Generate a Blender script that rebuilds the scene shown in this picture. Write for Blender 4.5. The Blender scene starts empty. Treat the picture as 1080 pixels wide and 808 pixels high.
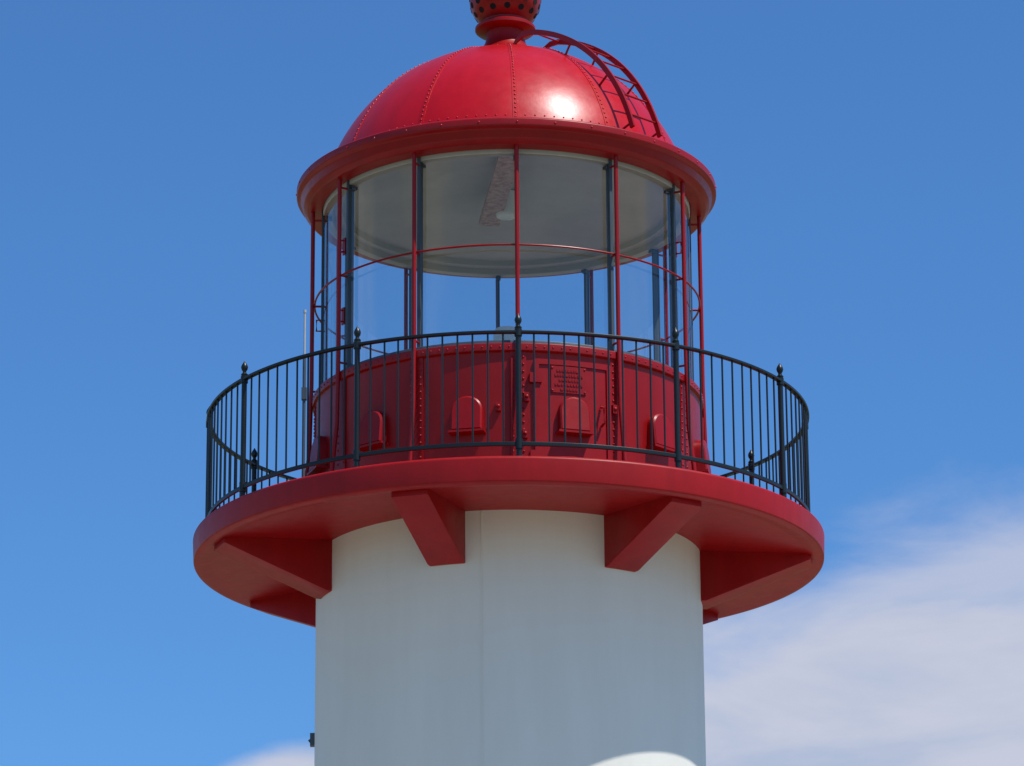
import bpy, math, random, bmesh
from mathutils import Vector, Matrix
random.seed(7)
sc = bpy.context.scene
EYE = 1.6          # heights below are given above eye level, ground is z = 0
R = math.radians

# ------------------------------------------------------------------ helpers
def pol(r, az, h):
    a = R(az)
    return Vector((r*math.sin(a), -r*math.cos(a), h+EYE))

class M:
    def __init__(s): s.v=[]; s.f=[]
    def add(s, vs, fs):
        o=len(s.v); s.v += [tuple(v) for v in vs]; s.f += [tuple(i+o for i in f) for f in fs]
    def tube(s, pts, rad, n=10, caps=True):
        pts=[Vector(p) for p in pts]; vs=[]; fs=[]
        up=None
        for i,p in enumerate(pts):
            t=(pts[min(i+1,len(pts)-1)]-pts[max(i-1,0)]).normalized()
            if up is None:
                up = Vector((0,0,1)) if abs(t.z)<.9 else Vector((1,0,0))
            a=t.cross(up).normalized(); b=t.cross(a).normalized()
            r = rad[i] if isinstance(rad,(list,tuple)) else rad
            for k in range(n):
                q=2*math.pi*k/n
                vs.append(p+a*math.cos(q)*r+b*math.sin(q)*r)
        for i in range(len(pts)-1):
            for k in range(n):
                k2=(k+1)%n
                fs.append((i*n+k,i*n+k2,(i+1)*n+k2,(i+1)*n+k))
        if caps:
            fs.append(tuple(range(n-1,-1,-1))); o=(len(pts)-1)*n
            fs.append(tuple(range(o,o+n)))
        s.add(vs,fs)
    def lathe(s, prof, n=160, closed=False, centre=(0,0)):
        vs=[];fs=[];m=len(prof)
        for i in range(n):
            a=2*math.pi*i/n
            for r,h in prof: vs.append((centre[0]+r*math.sin(a), centre[1]-r*math.cos(a), h+EYE))
        for i in range(n):
            j=(i+1)%n
            for k in range(m if closed else m-1):
                k2=(k+1)%m
                fs.append((i*m+k,j*m+k,j*m+k2,i*m+k2))
        s.add(vs,fs)
    def ring(s, rad, h, tr, n=160, m=10):
        s.lathe([(rad+tr*math.cos(2*math.pi*k/m), h+tr*math.sin(2*math.pi*k/m)) for k in range(m)], n, True)
    def arcbox(s, r0,r1,a0,a1,h0,h1):
        n=max(1,int(abs(a1-a0)/1.5)); vs=[];fs=[]
        for i in range(n+1):
            a=a0+(a1-a0)*i/n
            vs += [pol(r0,a,h0),pol(r1,a,h0),pol(r1,a,h1),pol(r0,a,h1)]
        for i in range(n):
            for k in range(4):
                k2=(k+1)%4
                fs.append((i*4+k,(i+1)*4+k,(i+1)*4+k2,i*4+k2))
        fs.append((3,2,1,0)); o=n*4; fs.append((o,o+1,o+2,o+3))
        s.add(vs,fs)
    def box(s, c, ax, ay, az_, sx, sy, sz):
        vs=[]
        for x in(-1,1):
            for y in(-1,1):
                for z in(-1,1): vs.append(Vector(c)+ax*x*sx/2+ay*y*sy/2+az_*z*sz/2)
        s.add(vs,[(0,1,3,2),(4,6,7,5),(0,4,5,1),(2,3,7,6),(0,2,6,4),(1,5,7,3)])
    def rivet(s, c, n, rad):
        n=Vector(n).normalized(); c=Vector(c)
        a=n.orthogonal().normalized(); b=n.cross(a)
        vs=[];k=8
        for rr,hh in((1,-.1),(.85,.4),(.45,.68)):
            for i in range(k):
                q=2*math.pi*i/k
                vs.append(c+(a*math.cos(q)+b*math.sin(q))*rad*rr+n*rad*hh)
        vs.append(c+n*rad*.76)
        fs=[]
        for l in range(2):
            for i in range(k):
                j=(i+1)%k; fs.append((l*k+i,l*k+j,(l+1)*k+j,(l+1)*k+i))
        for i in range(k): fs.append((2*k+i,2*k+(i+1)%k,3*k))
        s.add(vs,fs)
    def make(s, name, mat, parent=None, ang=38, smooth=True):
        me=bpy.data.meshes.new(name); me.from_pydata(s.v,[],s.f); me.validate()
        bm=bmesh.new(); bm.from_mesh(me)
        bmesh.ops.remove_doubles(bm,verts=bm.verts,dist=1e-5)
        bmesh.ops.recalc_face_normals(bm,faces=bm.faces)
        bm.to_mesh(me); bm.free()
        if smooth:
            for p in me.polygons: p.use_smooth=True
            me.set_sharp_from_angle(angle=R(ang))
        me.materials.append(mat)
        o=bpy.data.objects.new(name,me); sc.collection.objects.link(o)
        if parent: o.parent=parent
        return o

def rounded(prof, rad=.012, closed=False, n=4):
    out=[]; L=len(prof)
    for i,p in enumerate(prof):
        if not closed and i in (0,L-1): out.append(p); continue
        a=Vector(prof[i-1]); b=Vector(p); c=Vector(prof[(i+1)%L])
        d1=(a-b); d2=(c-b); r=min(rad,d1.length*.45,d2.length*.45)
        s=b+d1.normalized()*r; e=b+d2.normalized()*r
        for k in range(n+1):
            t=k/n; q=s*(1-t)**2+b*2*t*(1-t)+e*t*t; out.append((q.x,q.y))
    return out

# ------------------------------------------------------------------ materials
def nt(name):
    m=bpy.data.materials.new(name); m.use_nodes=True
    t=m.node_tree; b=t.nodes["Principled BSDF"]; return m,t,b
def paint(name, col, col2, rough=.35, scale=1.5, bump=.03, spec=.5, coat=0, streak=True, bscale=9, dirt=None, dlo=.60, damp=.55):
    m,t,b=nt(name); N=t.nodes; L=t.links
    tc=N.new('ShaderNodeTexCoord')
    mp=N.new('ShaderNodeMapping'); mp.inputs['Scale'].default_value=(3,3,.5) if streak else (1,1,1)
    L.new(tc.outputs['Object'],mp.inputs[0])
    n1=N.new('ShaderNodeTexNoise'); n1.inputs['Scale'].default_value=scale; n1.inputs['Detail'].default_value=8; n1.inputs['Roughness'].default_value=.65
    L.new(mp.outputs[0],n1.inputs['Vector'])
    cr=N.new('ShaderNodeValToRGB'); cr.color_ramp.elements[0].position=.35; cr.color_ramp.elements[1].position=.68
    cr.color_ramp.elements[0].color=(*col,1); cr.color_ramp.elements[1].color=(*col2,1)
    L.new(n1.outputs['Fac'],cr.inputs[0])
    last=cr.outputs[0]
    if dirt:
        n3=N.new('ShaderNodeTexNoise'); n3.inputs['Scale'].default_value=14; n3.inputs['Detail'].default_value=10; n3.inputs['Roughness'].default_value=.75
        L.new(tc.outputs['Object'],n3.inputs['Vector'])
        c3=N.new('ShaderNodeValToRGB'); c3.color_ramp.elements[0].position=dlo; c3.color_ramp.elements[1].position=dlo+.18
        c3.color_ramp.elements[0].color=(0,0,0,1); c3.color_ramp.elements[1].color=(damp,damp,damp,1)
        L.new(n3.outputs['Fac'],c3.inputs[0])
        mx=N.new('ShaderNodeMixRGB'); L.new(c3.outputs[0],mx.inputs[0]); L.new(last,mx.inputs[1]); mx.inputs[2].default_value=(*dirt,1)
        last=mx.outputs[0]
    L.new(last,b.inputs['Base Color'])
    n2=N.new('ShaderNodeTexNoise'); n2.inputs['Scale'].default_value=bscale; n2.inputs['Detail'].default_value=5
    L.new(tc.outputs['Object'],n2.inputs['Vector'])
    mr=N.new('ShaderNodeMapRange'); mr.inputs['To Min'].default_value=rough-.07; mr.inputs['To Max'].default_value=rough+.09
    L.new(n2.outputs['Fac'],mr.inputs['Value']); L.new(mr.outputs[0],b.inputs['Roughness'])
    bp=N.new('ShaderNodeBump'); bp.inputs['Strength'].default_value=bump; bp.inputs['Distance'].default_value=.02
    L.new(n2.outputs['Fac'],bp.inputs['Height']); L.new(bp.outputs[0],b.inputs['Normal'])
    b.inputs['Specular IOR Level'].default_value=spec
    b.inputs['Coat Weight'].default_value=coat; b.inputs['Coat Roughness'].default_value=.15
    return m
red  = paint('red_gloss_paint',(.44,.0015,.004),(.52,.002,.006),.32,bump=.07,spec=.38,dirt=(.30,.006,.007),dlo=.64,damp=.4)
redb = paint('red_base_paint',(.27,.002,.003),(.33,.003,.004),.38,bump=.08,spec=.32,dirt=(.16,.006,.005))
redd = paint('red_gallery_paint',(.30,.003,.004),(.37,.004,.005),.44,bump=.10,spec=.28,dirt=(.20,.010,.008),dlo=.63)
white= paint('white_tower_paint',(.78,.755,.67),(.82,.80,.715),.6,scale=.9,bump=.05,bscale=25,dirt=(.72,.70,.62),dlo=.66,damp=.35)
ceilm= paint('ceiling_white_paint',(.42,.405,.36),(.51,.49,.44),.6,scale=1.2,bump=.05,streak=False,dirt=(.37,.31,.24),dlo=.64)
dark = paint('dark_steel_paint',(.045,.06,.075),(.065,.085,.105),.45,bump=.03)
black= paint('black_green_railing_paint',(.004,.008,.009),(.007,.013,.013),.38,bump=.03,spec=.4)
grey = paint('grey_galvanised',(.35,.36,.37),(.5,.5,.5),.45,bump=.03)
rust = paint('rust_brown_beam',(.36,.21,.15),(.60,.46,.38),.7,scale=5,bump=.1)
hole_shade = paint('painted_hole_shade',(.004,.003,.003),(.006,.004,.004),.9)  # near-black colour painted for the shade inside the ball openings
lens = paint('white_lamp_plastic',(.75,.76,.74),(.8,.8,.78),.25,bump=.01)

glass,t,b=nt('lantern_glass'); N=t.nodes; L=t.links; N.remove(b)
lw=N.new('ShaderNodeLayerWeight'); lw.inputs['Blend'].default_value=.5
pw=N.new('ShaderNodeMath'); pw.operation='POWER'; pw.inputs[1].default_value=4.0; L.new(lw.outputs['Facing'],pw.inputs[0])
ml=N.new('ShaderNodeMath'); ml.operation='MULTIPLY_ADD'; ml.inputs[1].default_value=.85; ml.inputs[2].default_value=.055; L.new(pw.outputs[0],ml.inputs[0])
tr=N.new('ShaderNodeBsdfTransparent'); tr.inputs[0].default_value=(.93,.96,.965,1)
gl=N.new('ShaderNodeBsdfGlossy'); gl.inputs['Roughness'].default_value=.02
gtc=N.new('ShaderNodeTexCoord'); gn=N.new('ShaderNodeTexNoise'); gn.inputs['Scale'].default_value=1.6; gn.inputs['Detail'].default_value=2; L.new(gtc.outputs['Object'],gn.inputs['Vector'])
gb=N.new('ShaderNodeBump'); gb.inputs['Strength'].default_value=.06; gb.inputs['Distance'].default_value=.05; L.new(gn.outputs['Fac'],gb.inputs['Height']); L.new(gb.outputs[0],gl.inputs['Normal'])
mx=N.new('ShaderNodeMixShader'); L.new(ml.outputs[0],mx.inputs[0]); L.new(tr.outputs[0],mx.inputs[1]); L.new(gl.outputs[0],mx.inputs[2])
L.new(mx.outputs[0],N['Material Output'].inputs[0])

# ------------------------------------------------------------------ lighthouse
LH=bpy.data.objects.new('lighthouse',None); sc.collection.objects.link(LH)

# tower shaft
m=M(); m.lathe([(1.98,-1.6),(1.98,9.9)],192); m.make('tower_shaft',white,LH)
m=M(); m.arcbox(1.975,1.988,-7.8,-7.5,-1.5,9.84)
for hz in (-.1,2.4,4.9): m.lathe(rounded([(1.975,hz),(1.984,hz+.003),(1.984,hz+.012),(1.975,hz+.015)],.002),128)
m.make('shaft_weld_seams',white,LH)
m=M(); m.lathe(rounded([(2.0,-1.6),(2.25,-1.6),(2.25,-1.15),(1.985,-1.0)],.03),128); m.make('shaft_plinth',white,LH)
m=M(); m.arcbox(1.97,2.03,-15,15,-1.0,1.15); m.make('shaft_door',red,LH)
m=M(); m.arcbox(1.97,2.06,-17,-15,-1.0,1.25); m.arcbox(1.97,2.06,15,17,-1.0,1.25); m.arcbox(1.97,2.06,-15,15,1.15,1.25); m.make('door_frame',grey,LH)
m=M(); c=pol(2.0,-88,7.98); m.box(c,Vector((1,0,0)),Vector((0,1,0)),Vector((0,0,1)),.05,.08,.13); m.tube([c+Vector((-.01,0,.0)),c+Vector((-.035,0,-.02))],.02); m.make('wall_hook',dark,LH)

# gallery slab
prof=rounded([(1.93,9.86),(3.05,9.80),(3.17,9.775),(3.235,9.79),(3.245,10.03),(3.20,10.055),(1.93,10.06)],.018)
m=M(); m.lathe(prof,256); m.make('gallery_deck',redd,LH)
# brackets
m=M()
for k in range(7):
    az=-17.7+k*360/7; a=R(az); rad=Vector((math.sin(a),-math.cos(a),0)); tan=Vector((math.cos(a),math.sin(a),0))
    w=.185; q=[(1.90,9.33),(2.02,9.33),(3.10,9.735),(3.10,9.84),(1.90,9.95)]
    c=.012
    def loop(off,ins):
        cx=sum(p[0] for p in q)/5; cz=sum(p[1] for p in q)/5
        return [rad*(p[0]+(cx-p[0])*ins)+tan*off+Vector((0,0,p[1]+(cz-p[1])*ins+EYE)) for p in q]
    vs=loop(-w,.02)+loop(-w+c,0)+loop(w-c,0)+loop(w,.02)
    fs=[tuple(range(5))[::-1],tuple(range(15,20))]
    for l in range(3):
        for i in range(5):
            j=(i+1)%5; fs.append((l*5+i,l*5+j,(l+1)*5+j,(l+1)*5+i))
    m.add(vs,fs)
m.make('gallery_brackets',redd,LH,ang=50)

# lantern base (murette)
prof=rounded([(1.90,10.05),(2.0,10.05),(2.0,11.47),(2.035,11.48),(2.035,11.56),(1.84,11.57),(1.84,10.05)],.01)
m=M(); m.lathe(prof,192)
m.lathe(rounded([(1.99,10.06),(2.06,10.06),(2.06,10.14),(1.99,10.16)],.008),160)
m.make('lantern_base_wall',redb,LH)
m=M()
for k in range(12):
    az=3+30*k
    m.arcbox(1.995,2.012,az-2.3,az+2.3,10.15,11.475)
    h=10.22
    while h<11.44:
        for d in(-1.5,1.5): m.rivet(pol(2.012,az+d,h),pol(1,az+d,-EYE),.013)
        h+=.075
    for d in range(1,12): 
        m.rivet(pol(2.035,az+d*2.5+0,11.52),pol(1,az+d*2.5,-EYE),.010)
m.make('base_riveted_straps',redb,LH)
m=M()
for k in range(12):
    az=-11.3+30*k; a=R(az); rad=Vector((math.sin(a),-math.cos(a),0)); tan=Vector((math.cos(a),math.sin(a),0))
    def P(x,z,r): return rad*r+tan*x+Vector((0,0,z+EYE))
    w=.155; out=[(-w,10.66)]
    for i in range(13):
        q=math.pi*(1-i/12); out.append((w*math.cos(q),10.87+w*.92*math.sin(q)))
    out.append((w,10.66)); n=len(out)
    cz=10.80
    vs=[P(x,z,1.97) for x,z in out]+[P(x,z,2.06+.03*max(0,(11.02-z)/.36)) for x,z in out]+[P(x*.91,cz+(z-cz)*.92,2.075+.03*max(0,(11.02-z)/.36)) for x,z in out]
    fs=[tuple(range(2*n,3*n))]
    for l in range(2):
        for i in range(n):
            j=(i+1)%n; fs.append((l*n+i,l*n+j,(l+1)*n+j,(l+1)*n+i))
    m.add(vs,fs)
    m.box(P(0,10.645,2.05),tan,rad,Vector((0,0,1)),.36,.13,.022)
m.make('base_vent_hoods',redb,LH,ang=30)
# hatch with frame and plaque
m=M()
m.arcbox(1.99,2.018,8.5,29.5,10.22,11.36)
m.arcbox(1.99,2.034,7.6,8.9,10.18,11.40); m.arcbox(1.99,2.034,29.1,30.4,10.18,11.40)
m.arcbox(1.99,2.033,8.9,29.1,11.345,11.40); m.arcbox(1.99,2.033,8.9,29.1,10.18,10.235)
for h in(10.4,11.2):
    m.arcbox(2.0,2.055,6.2,9.6,h-.05,h+.05)
m.tube([pol(2.03,27.2,10.75),pol(2.09,27.2,10.77),pol(2.09,27.2,10.93),pol(2.03,27.2,10.95)],.013)
m.make('base_hatch_door',redb,LH)
m=M()
m.arcbox(2.01,2.030,12.3,22.6,11.06,11.335)
for i,(x0,x1) in enumerate(((14,21),(13.4,21.6),(14.6,20.5),(13.4,21.6),(15,20))):
    hh=11.30-i*.048
    x=x0
    while x<x1:
        w=random.uniform(.35,.9); m.arcbox(2.026,2.037,x,min(x+w,x1),hh-.024,hh); x+=w+.28
for a_ in(12.7,22.2):
    for h_ in(11.08,11.315): m.rivet(pol(2.03,a_,h_),pol(1,a_,-EYE),.012)
m.make('maker_plaque',redb,LH)
m=M()
for az,h in((4.8,10.62),(5.3,11.0),(-2.6,10.9),(31.5,10.95)):
    m.arcbox(2.0,2.05,az-.7,az+.7,h-.045,h+.045)
    m.rivet(pol(2.05,az,h),pol(1,az,-EYE),.022)
for az in (1.2,34.8,93.2-1):
    m.tube([pol(2.03,az,10.1),pol(2.03,az,11.4)],.014)
m.make('base_latches',redb,LH)

# interior floor
m=M(); m.lathe([(0.001,10.09),(1.85,10.09)],96); m.make('lantern_floor',grey,LH)
# glazing
mm=M()
for k in range(12):
    az=3+30*k; a=R(az); rad=Vector((math.sin(a),-math.cos(a),0)); tan=Vector((math.cos(a),math.sin(a),0))
    zc=(11.56+13.64)/2+EYE
    mm.box(rad*1.91+Vector((0,0,zc)),tan,rad,Vector((0,0,1)),.022,.062,2.08)
    mm.box(rad*1.947+Vector((0,0,zc)),tan,rad,Vector((0,0,1)),.036,.012,2.08)
    mm.box(rad*1.88+Vector((0,0,13.57+EYE)),tan,rad,Vector((0,0,1)),.05,.07,.03)
    g=M(); n=12; vs=[];fs=[]
    for i in range(n+1):
        q=az+.8+(28.4)*i/n; vs+= [pol(1.93,q,11.60),pol(1.93,q,13.62)]
    for i in range(n): fs.append((2*i,2*i+2,2*i+3,2*i+1))
    g.add(vs,fs); g.make('glass_pane_%d'%(k+1),glass,LH)
mm.lathe(rounded([(1.89,11.565),(1.97,11.565),(1.965,11.61),(1.89,11.61)],.005),128)
mm.make('glazing_mullions',dark,LH)
m=M()
for k in range(12):
    az=3+30*k
    m.tube([pol(2.045,az,13.68),pol(2.045,az,11.75),pol(2.06,az,11.0),pol(2.13,az,10.35),pol(2.14,az,10.05)],.023,10)
    for h in(12.595,13.55,11.66): m.tube([pol(1.95,az,h),pol(2.05,az,h)],.012,8)
    m.rivet(pol(2.14,az,10.06),(0,0,1),.05)
m.ring(2.02,12.595,.011,160,8)
m.make('exterior_rods',redb,LH)
m=M()
for az,h in((-59.5,12.95),(-60,12.2),(64.0,12.95),(-88.5,12.4)):
    m.tube([pol(1.93,az,h-.06),pol(2.0,az,h-.06),pol(2.0,az,h+.06),pol(1.93,az,h+.06)],.010,8)
    m.arcbox(1.93,1.945,az-.8,az+.8,h-.09,h+.09)
m.make('glazing_handholds',redb,LH)

# ceiling
m=M()
m.lathe(rounded([(1.94,13.66),(1.94,13.60),(1.84,13.60),(1.83,13.66),(1.74,13.665),(1.73,13.72),(.9,13.86),(.001,13.90)],.01),128)
m.make('lantern_ceiling',ceilm,LH)
m=M()
X,Y,Z=Vector((1,0,0)),Vector((0,1,0)),Vector((0,0,1))
m.box(Vector((-.07,-.72,13.67+EYE)),Vector((1,.11,0)).normalized(),Vector((-.11,1,0)).normalized(),Z,.22,2.2,.05)
m.make('ceiling_beam',rust,LH)
m=M(); m.lathe(rounded([(.001,13.60),(.11,13.61),(.12,13.67),(.12,13.88)],.02),40); m.make('ceiling_light_fitting',lens,LH)
m=M(); m.lathe(rounded([(.001,12.36),(.13,12.36),(.15,12.30),(.15,12.02),(.19,12.0),(.19,11.95)],.01),40); m.make('beacon_lens',lens,LH)
m=M(); m.lathe(rounded([(.19,11.95),(.22,11.9),(.10,11.85),(.08,10.2),(.25,10.1)],.01),40); m.make('beacon_pedestal',grey,LH)

# eave
prof=rounded([(1.90,13.95),(2.0,13.925),(2.19,13.895),(2.222,13.875),(2.222,13.80),(2.175,13.775),(2.15,13.69),(2.10,13.645),(1.945,13.64),(1.945,13.70)],.012)
m=M(); m.lathe(prof,224); 
m.lathe(rounded([(1.92,13.92),(1.965,13.93),(1.965,13.985),(1.90,14.0)],.008),200)
m.make('roof_eave',redb,LH)
# dome
DC=13.42; DR=2.0
def dome(az,el,off=0):
    r=(DR+off)*math.cos(R(el)); return pol(r,az,DC+(DR+off)*math.sin(R(el)))
m=M(); m.lathe([(DR*math.cos(R(e)),DC+DR*math.sin(R(e))) for e in [14.5+ (82-14.5)*i/40 for i in range(41)]],200)
m.make('roof_dome',red,LH)
m=M()
ctr=Vector((0,0,DC+EYE))
for k in range(12):
    az=3+30*k; n=36; w=.030; vs=[];fs=[]
    a=R(az); tan=Vector((math.cos(a),math.sin(a),0))
    for i in range(n+1):
        e=15+(80.5-15)*i/n
        ci=dome(az,e,-.01); co=dome(az,e,.005)
        vs+=[ci-tan*w,co-tan*(w-.003),co+tan*(w-.003),ci+tan*w]
    for i in range(n):
        for j in range(3): fs.append((4*i+j,4*i+4+j,4*i+5+j,4*i+1+j))
    m.add(vs,fs)
    e=17
    while e<78:
        p=dome(az,e,.005)
        m.rivet(p,p-ctr,.0125)
        e+=1.75
for i in range(120):
    p=dome(i*3,17.8,0); m.rivet(p,p-ctr,.010)
for i in range(36):
    az=i*10+3
    m.rivet(pol(2.222,az,13.837),pol(1,az,-EYE),.012)
m.make('dome_ribs_and_rivets',red,LH)
# ventilator finial
prof=[(.36,15.36),(.36,15.42),(.335,15.45),(.31,15.455),(.27,15.50),(.225,15.57),(.205,15.64),(.21,15.70),(.30,15.715),(.325,15.735),(.325,15.765),(.30,15.785),(.255,15.80)]
BC=16.09; BR=.385
prof+= [(BR*math.cos(R(e)),BC+BR*.92*math.sin(R(e))) for e in [-48+ (80+48)*i/22 for i in range(23)]]
prof+= [(.09,16.47),(.06,16.55),(.045,16.75),(.02,16.9),(.001,16.95)]
m=M(); m.lathe(prof,80); 
for i in range(24): m.rivet(pol(.345,i*15,15.44),pol(.5,i*15,.3-EYE),.012)
m.make('ventilator_ball',redb,LH)
m=M()
for row,e in enumerate((-32,-15,2,19,36)):
    cnt=16 if abs(e)<30 else 13
    for i in range(cnt):
        az=(i+.5*(row%2))*360/cnt+4
        c=pol(BR*math.cos(R(e)),az,BC+BR*.92*math.sin(R(e)))
        n=(c-Vector((0,0,BC+EYE))).normalized()
        m.tube([c-n*.03,c+n*.002],.034,14)
m.make('ventilator_hole_shade_discs',hole_shade,LH)  # no real openings: dark discs stand in for their inner shade

# ladder over the dome
az=44; a=R(az); rad=Vector((math.sin(a),-math.cos(a),0)); tan=Vector((math.cos(a),math.sin(a),0))
m=M()
def LP(e,off,t): return rad*((DR+off)*math.cos(R(e)))+tan*t+Vector((0,0,DC+(DR+off)*math.sin(R(e))+EYE))
es=[15.5+ (74-15.5)*i/30 for i in range(31)]
for t_ in(-.2,.2):
    pts=[LP(e,.15,t_) for e in es]+[LP(77,.13,t_),LP(79.5,.07,t_),LP(81,-.02,t_)]
    vs=[];fs=[]
    for p in pts:
        rr=(p-(ctr+tan*t_)).normalized()
        vs+=[p-tan*.013-rr*.028,p+tan*.013-rr*.028,p+tan*.013+rr*.028,p-tan*.013+rr*.028]
    for i in range(len(pts)-1):
        for j in range(4): fs.append((4*i+j,4*i+4+j,4*i+4+(j+1)%4,4*i+(j+1)%4))
    fs+=[(0,1,2,3),tuple(4*(len(pts)-1)+q for q in(3,2,1,0))]
    m.add(vs,fs)
    for e in(17,36,56): m.tube([LP(e,-.02,t_),LP(e,.15,t_)],.012,8)
e=20
while e<74: 
    m.tube([LP(e,.15,-.2),LP(e,.15,.2)],.011,8); e+=7.6
m.make('dome_ladder',redb,LH)

# ------------------------------------------------------------------ railing
m=M(); RR=3.10; HB=10.20; HT=11.32
m.lathe(rounded([(RR-.028,HT-.012),(RR+.028,HT-.012),(RR+.028,HT+.014),(RR-.028,HT+.014)],.006,True),220,True)
m.lathe(rounded([(RR-.014,HB-.02),(RR+.014,HB-.02),(RR+.014,HB+.02),(RR-.014,HB+.02)],.005,True),220,True)
m.make('gallery_handrails',black,LH)
m=M()
for k in range(12):
    az=2+30*k
    m.tube([pol(RR,az,10.05),pol(RR,az,HT+.05)],.027,12)
    m.tube([pol(RR,az,10.05),pol(RR,az,10.075)],.055,12)
    m.tube([pol(RR,az,HB-.05),pol(RR,az,HB+.05)],.036,12)
    m.tube([pol(RR,az,HT-.04),pol(RR,az,HT+.03)],.037,12)
    m.tube([pol(RR,az,HT+.03),pol(RR,az,HT+.05),pol(RR,az,HT+.065),pol(RR,az,HT+.08),pol(RR,az,HT+.10),pol(RR,az,HT+.125),pol(RR,az,HT+.15),pol(RR,az,HT+.175),pol(RR,az,HT+.19)],[.03,.036,.02,.018,.03,.036,.028,.012,.004],12)
    for j in range(1,11):
        q=az+30*j/11+random.uniform(-.06,.06)
        m.tube([pol(RR,q,HB),pol(RR,q+random.uniform(-.06,.06),HT)],.0095,8)
m.make('gallery_balusters',black,LH)

# antenna on the gallery
AN=bpy.data.objects.new('radio_antenna',None); sc.collection.objects.link(AN)
m=M(); p=pol(2.95,-42.7,0)
def ap(h): return Vector((p.x,p.y,h+EYE))
m.tube([ap(10.05),ap(11.40)],.017,10); m.box(ap(11.0)+Vector((0,.0,0)),X,Y,Z,.05,.06,.12)
m.make('mast',dark,AN)
m=M(); m.tube([ap(11.40),ap(11.84)],.011,10); m.tube([ap(11.84),ap(11.87)],.016,10); m.make('whip',grey,AN)

# ------------------------------------------------------------------ ground
def ground_mat(name,c1,c2,s,bump):
    return paint(name,c1,c2,.85,scale=s,bump=bump,spec=.2,streak=False,bscale=40)
grass=ground_mat('grass',(.06,.09,.02),(.12,.14,.045),.6,.6)
conc=ground_mat('concrete',(.30,.275,.23),(.39,.36,.305),1.2,.2)
m=M(); S=4000; m.add([(-S,-S,0),(S,-S,0),(S,S,0),(-S,S,0)],[(0,1,2,3)]); m.make('grass_ground',grass,smooth=False)
m=M(); m.lathe(rounded([(2.2,.10-EYE),(30,.10-EYE),(30.12,.08-EYE),(30.15,-.02-EYE)],.01),160); m.make('added_bounce_plaza',conc)  # unseen plaza, added to bounce sunlight up under the gallery
m=M(); m.add([(-1.6,-60,.006),(1.6,-60,.006),(1.6,-30.2,.006),(-1.6,-30.2,.006)],[(0,1,2,3)]); m.make('footpath',conc,smooth=False)

# ------------------------------------------------------------------ light
SAZ=57; SEL=60.5
sd=Vector((math.cos(R(SEL))*math.sin(R(SAZ)),-math.cos(R(SEL))*math.cos(R(SAZ)),math.sin(R(SEL))))
sl=bpy.data.lights.new('sun','SUN'); sl.energy=4.7; sl.angle=R(.5); sl.color=(1,.96,.90)
so=bpy.data.objects.new('sun',sl); sc.collection.objects.link(so); so.rotation_euler=sd.to_track_quat('Z','Y').to_euler(); so.location=sd*60

w=bpy.data.worlds.new('World'); sc.world=w; w.use_nodes=True; N=w.node_tree.nodes; L=w.node_tree.links
bg=N['Background']; bg.inputs[1].default_value=.10
sky=N.new('ShaderNodeTexSky'); sky.sky_type='NISHITA'; sky.sun_disc=False
sky.sun_elevation=R(SEL); sky.sun_rotation=math.atan2(sd.x,sd.y); sky.air_density=1.0; sky.dust_density=.3; sky.ozone_density=2.5
tc=N.new('ShaderNodeTexCoord')
def math_(op,a=None,b=None,c=None,clamp=False):
    n=N.new('ShaderNodeMath'); n.operation=op; n.use_clamp=clamp
    for i,x in enumerate((a,b,c)):
        if x is None: continue
        if isinstance(x,(int,float)): n.inputs[i].default_value=x
        else: L.new(x,n.inputs[i])
    return n.outputs[0]
sp=N.new('ShaderNodeSeparateXYZ'); L.new(tc.outputs['Generated'],sp.inputs[0])
azn=math_('ARCTAN2',sp.outputs[0],sp.outputs[1]); eln=math_('ARCSINE',sp.outputs[2])
cb=N.new('ShaderNodeCombineXYZ'); L.new(math_('ADD',azn,math_('MULTIPLY',eln,-.4)),cb.inputs[0]); L.new(math_('MULTIPLY',eln,3.0),cb.inputs[1])
def noise(scale,detail,rough=.6,dist=.4):
    n=N.new('ShaderNodeTexNoise'); n.inputs['Scale'].default_value=scale; n.inputs['Detail'].default_value=detail; n.inputs['Roughness'].default_value=rough; n.inputs['Distortion'].default_value=dist
    L.new(cb.outputs[0],n.inputs['Vector']); return n.outputs['Fac']
nz=noise(13,7,.55,.3)
def sstep(x,a,b):
    n=N.new('ShaderNodeMapRange'); n.interpolation_type='SMOOTHSTEP'; n.inputs['From Min'].default_value=a; n.inputs['From Max'].default_value=b; L.new(x,n.inputs['Value']); return n.outputs[0]
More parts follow.
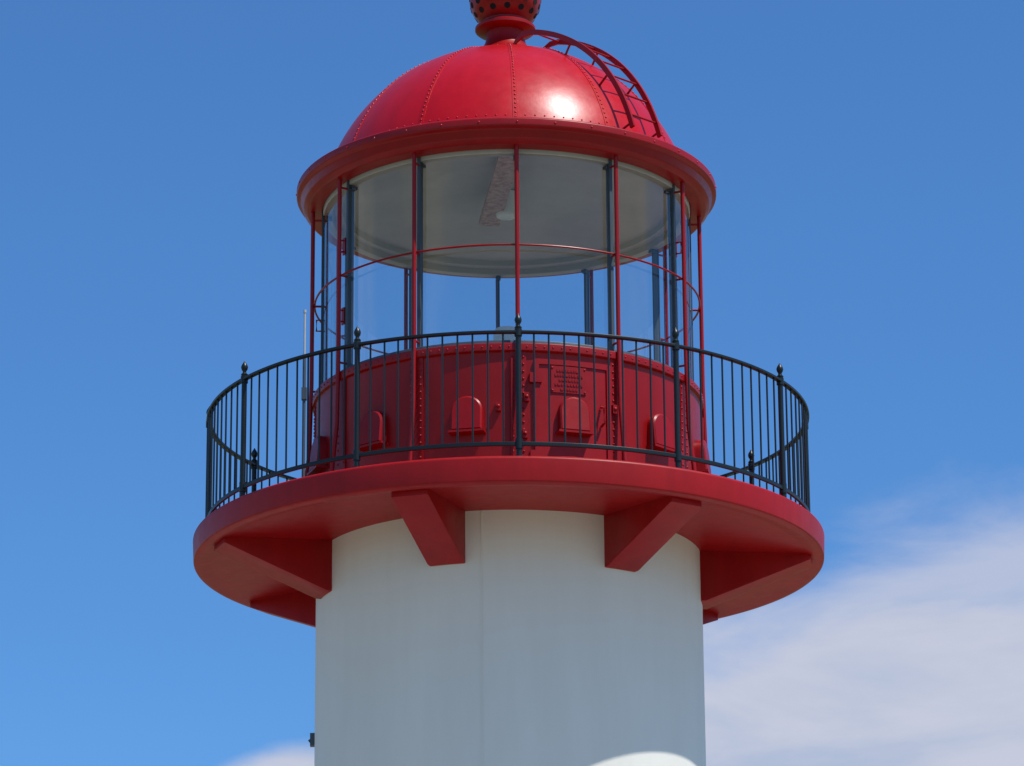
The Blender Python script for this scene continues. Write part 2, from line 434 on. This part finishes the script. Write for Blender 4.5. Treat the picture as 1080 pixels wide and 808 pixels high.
def blob(a0,e0,wa,we,lo=-.06,hi=.36,amp=.7):
    u=math_('DIVIDE',math_('SUBTRACT',azn,R(a0)),R(wa)); v=math_('DIVIDE',math_('SUBTRACT',eln,R(e0)),R(we))
    d=math_('SUBTRACT',1,math_('SQRT',math_('ADD',math_('MULTIPLY',u,u),math_('MULTIPLY',v,v))))
    return sstep(math_('ADD',d,math_('MULTIPLY',math_('SUBTRACT',nz,.5),amp)),lo,hi)
mask=math_('MAXIMUM',blob(8.0,10.2,11.0,4.4,-.02,.26,.40),blob(-3.4,10.9,1.4,1.0))
mask=math_('MAXIMUM',mask,math_('MULTIPLY',blob(9.5,12.8,7.0,3.2,-.02,.5,.9),.78))
for args in((-30,9,12,4),(48,12,14,5),(95,20,16,7),(150,10,20,5),(-80,16,14,6),(-130,25,20,9),(-165,9,14,4)):
    mask=math_('MAXIMUM',mask,blob(*args))
cl=N.new('ShaderNodeMixRGB'); cl.inputs[1].default_value=(4.4,5.1,6.7,1); cl.inputs[2].default_value=(5.9,6.1,7.2,1); L.new(sstep(noise(10,7,.55),.36,.60),cl.inputs[0])
tint=N.new('ShaderNodeMixRGB'); tint.blend_type='MULTIPLY'; tint.inputs[0].default_value=1; tint.inputs[2].default_value=(.54,.97,1.42,1); L.new(sky.outputs[0],tint.inputs[1])
mixc=N.new('ShaderNodeMixRGB'); L.new(math_('MULTIPLY',mask,.94),mixc.inputs[0]); L.new(tint.outputs[0],mixc.inputs[1]); L.new(cl.outputs[0],mixc.inputs[2])
L.new(mixc.outputs[0],bg.inputs[0])

# ------------------------------------------------------------------ camera
cd=bpy.data.cameras.new('camera'); cd.sensor_width=36; cd.lens=133.3; cd.clip_end=20000; cd.clip_start=.1
co=bpy.data.objects.new('camera',cd); sc.collection.objects.link(co)
co.matrix_world=Matrix.Translation((.045,-37.8,EYE))@Matrix.Rotation(R(90+17.3),4,'X')@Matrix.Rotation(R(-.4),4,'Z')
sc.camera=co
sc.view_settings.view_transform='Standard'; sc.view_settings.look='None'; sc.view_settings.exposure=0
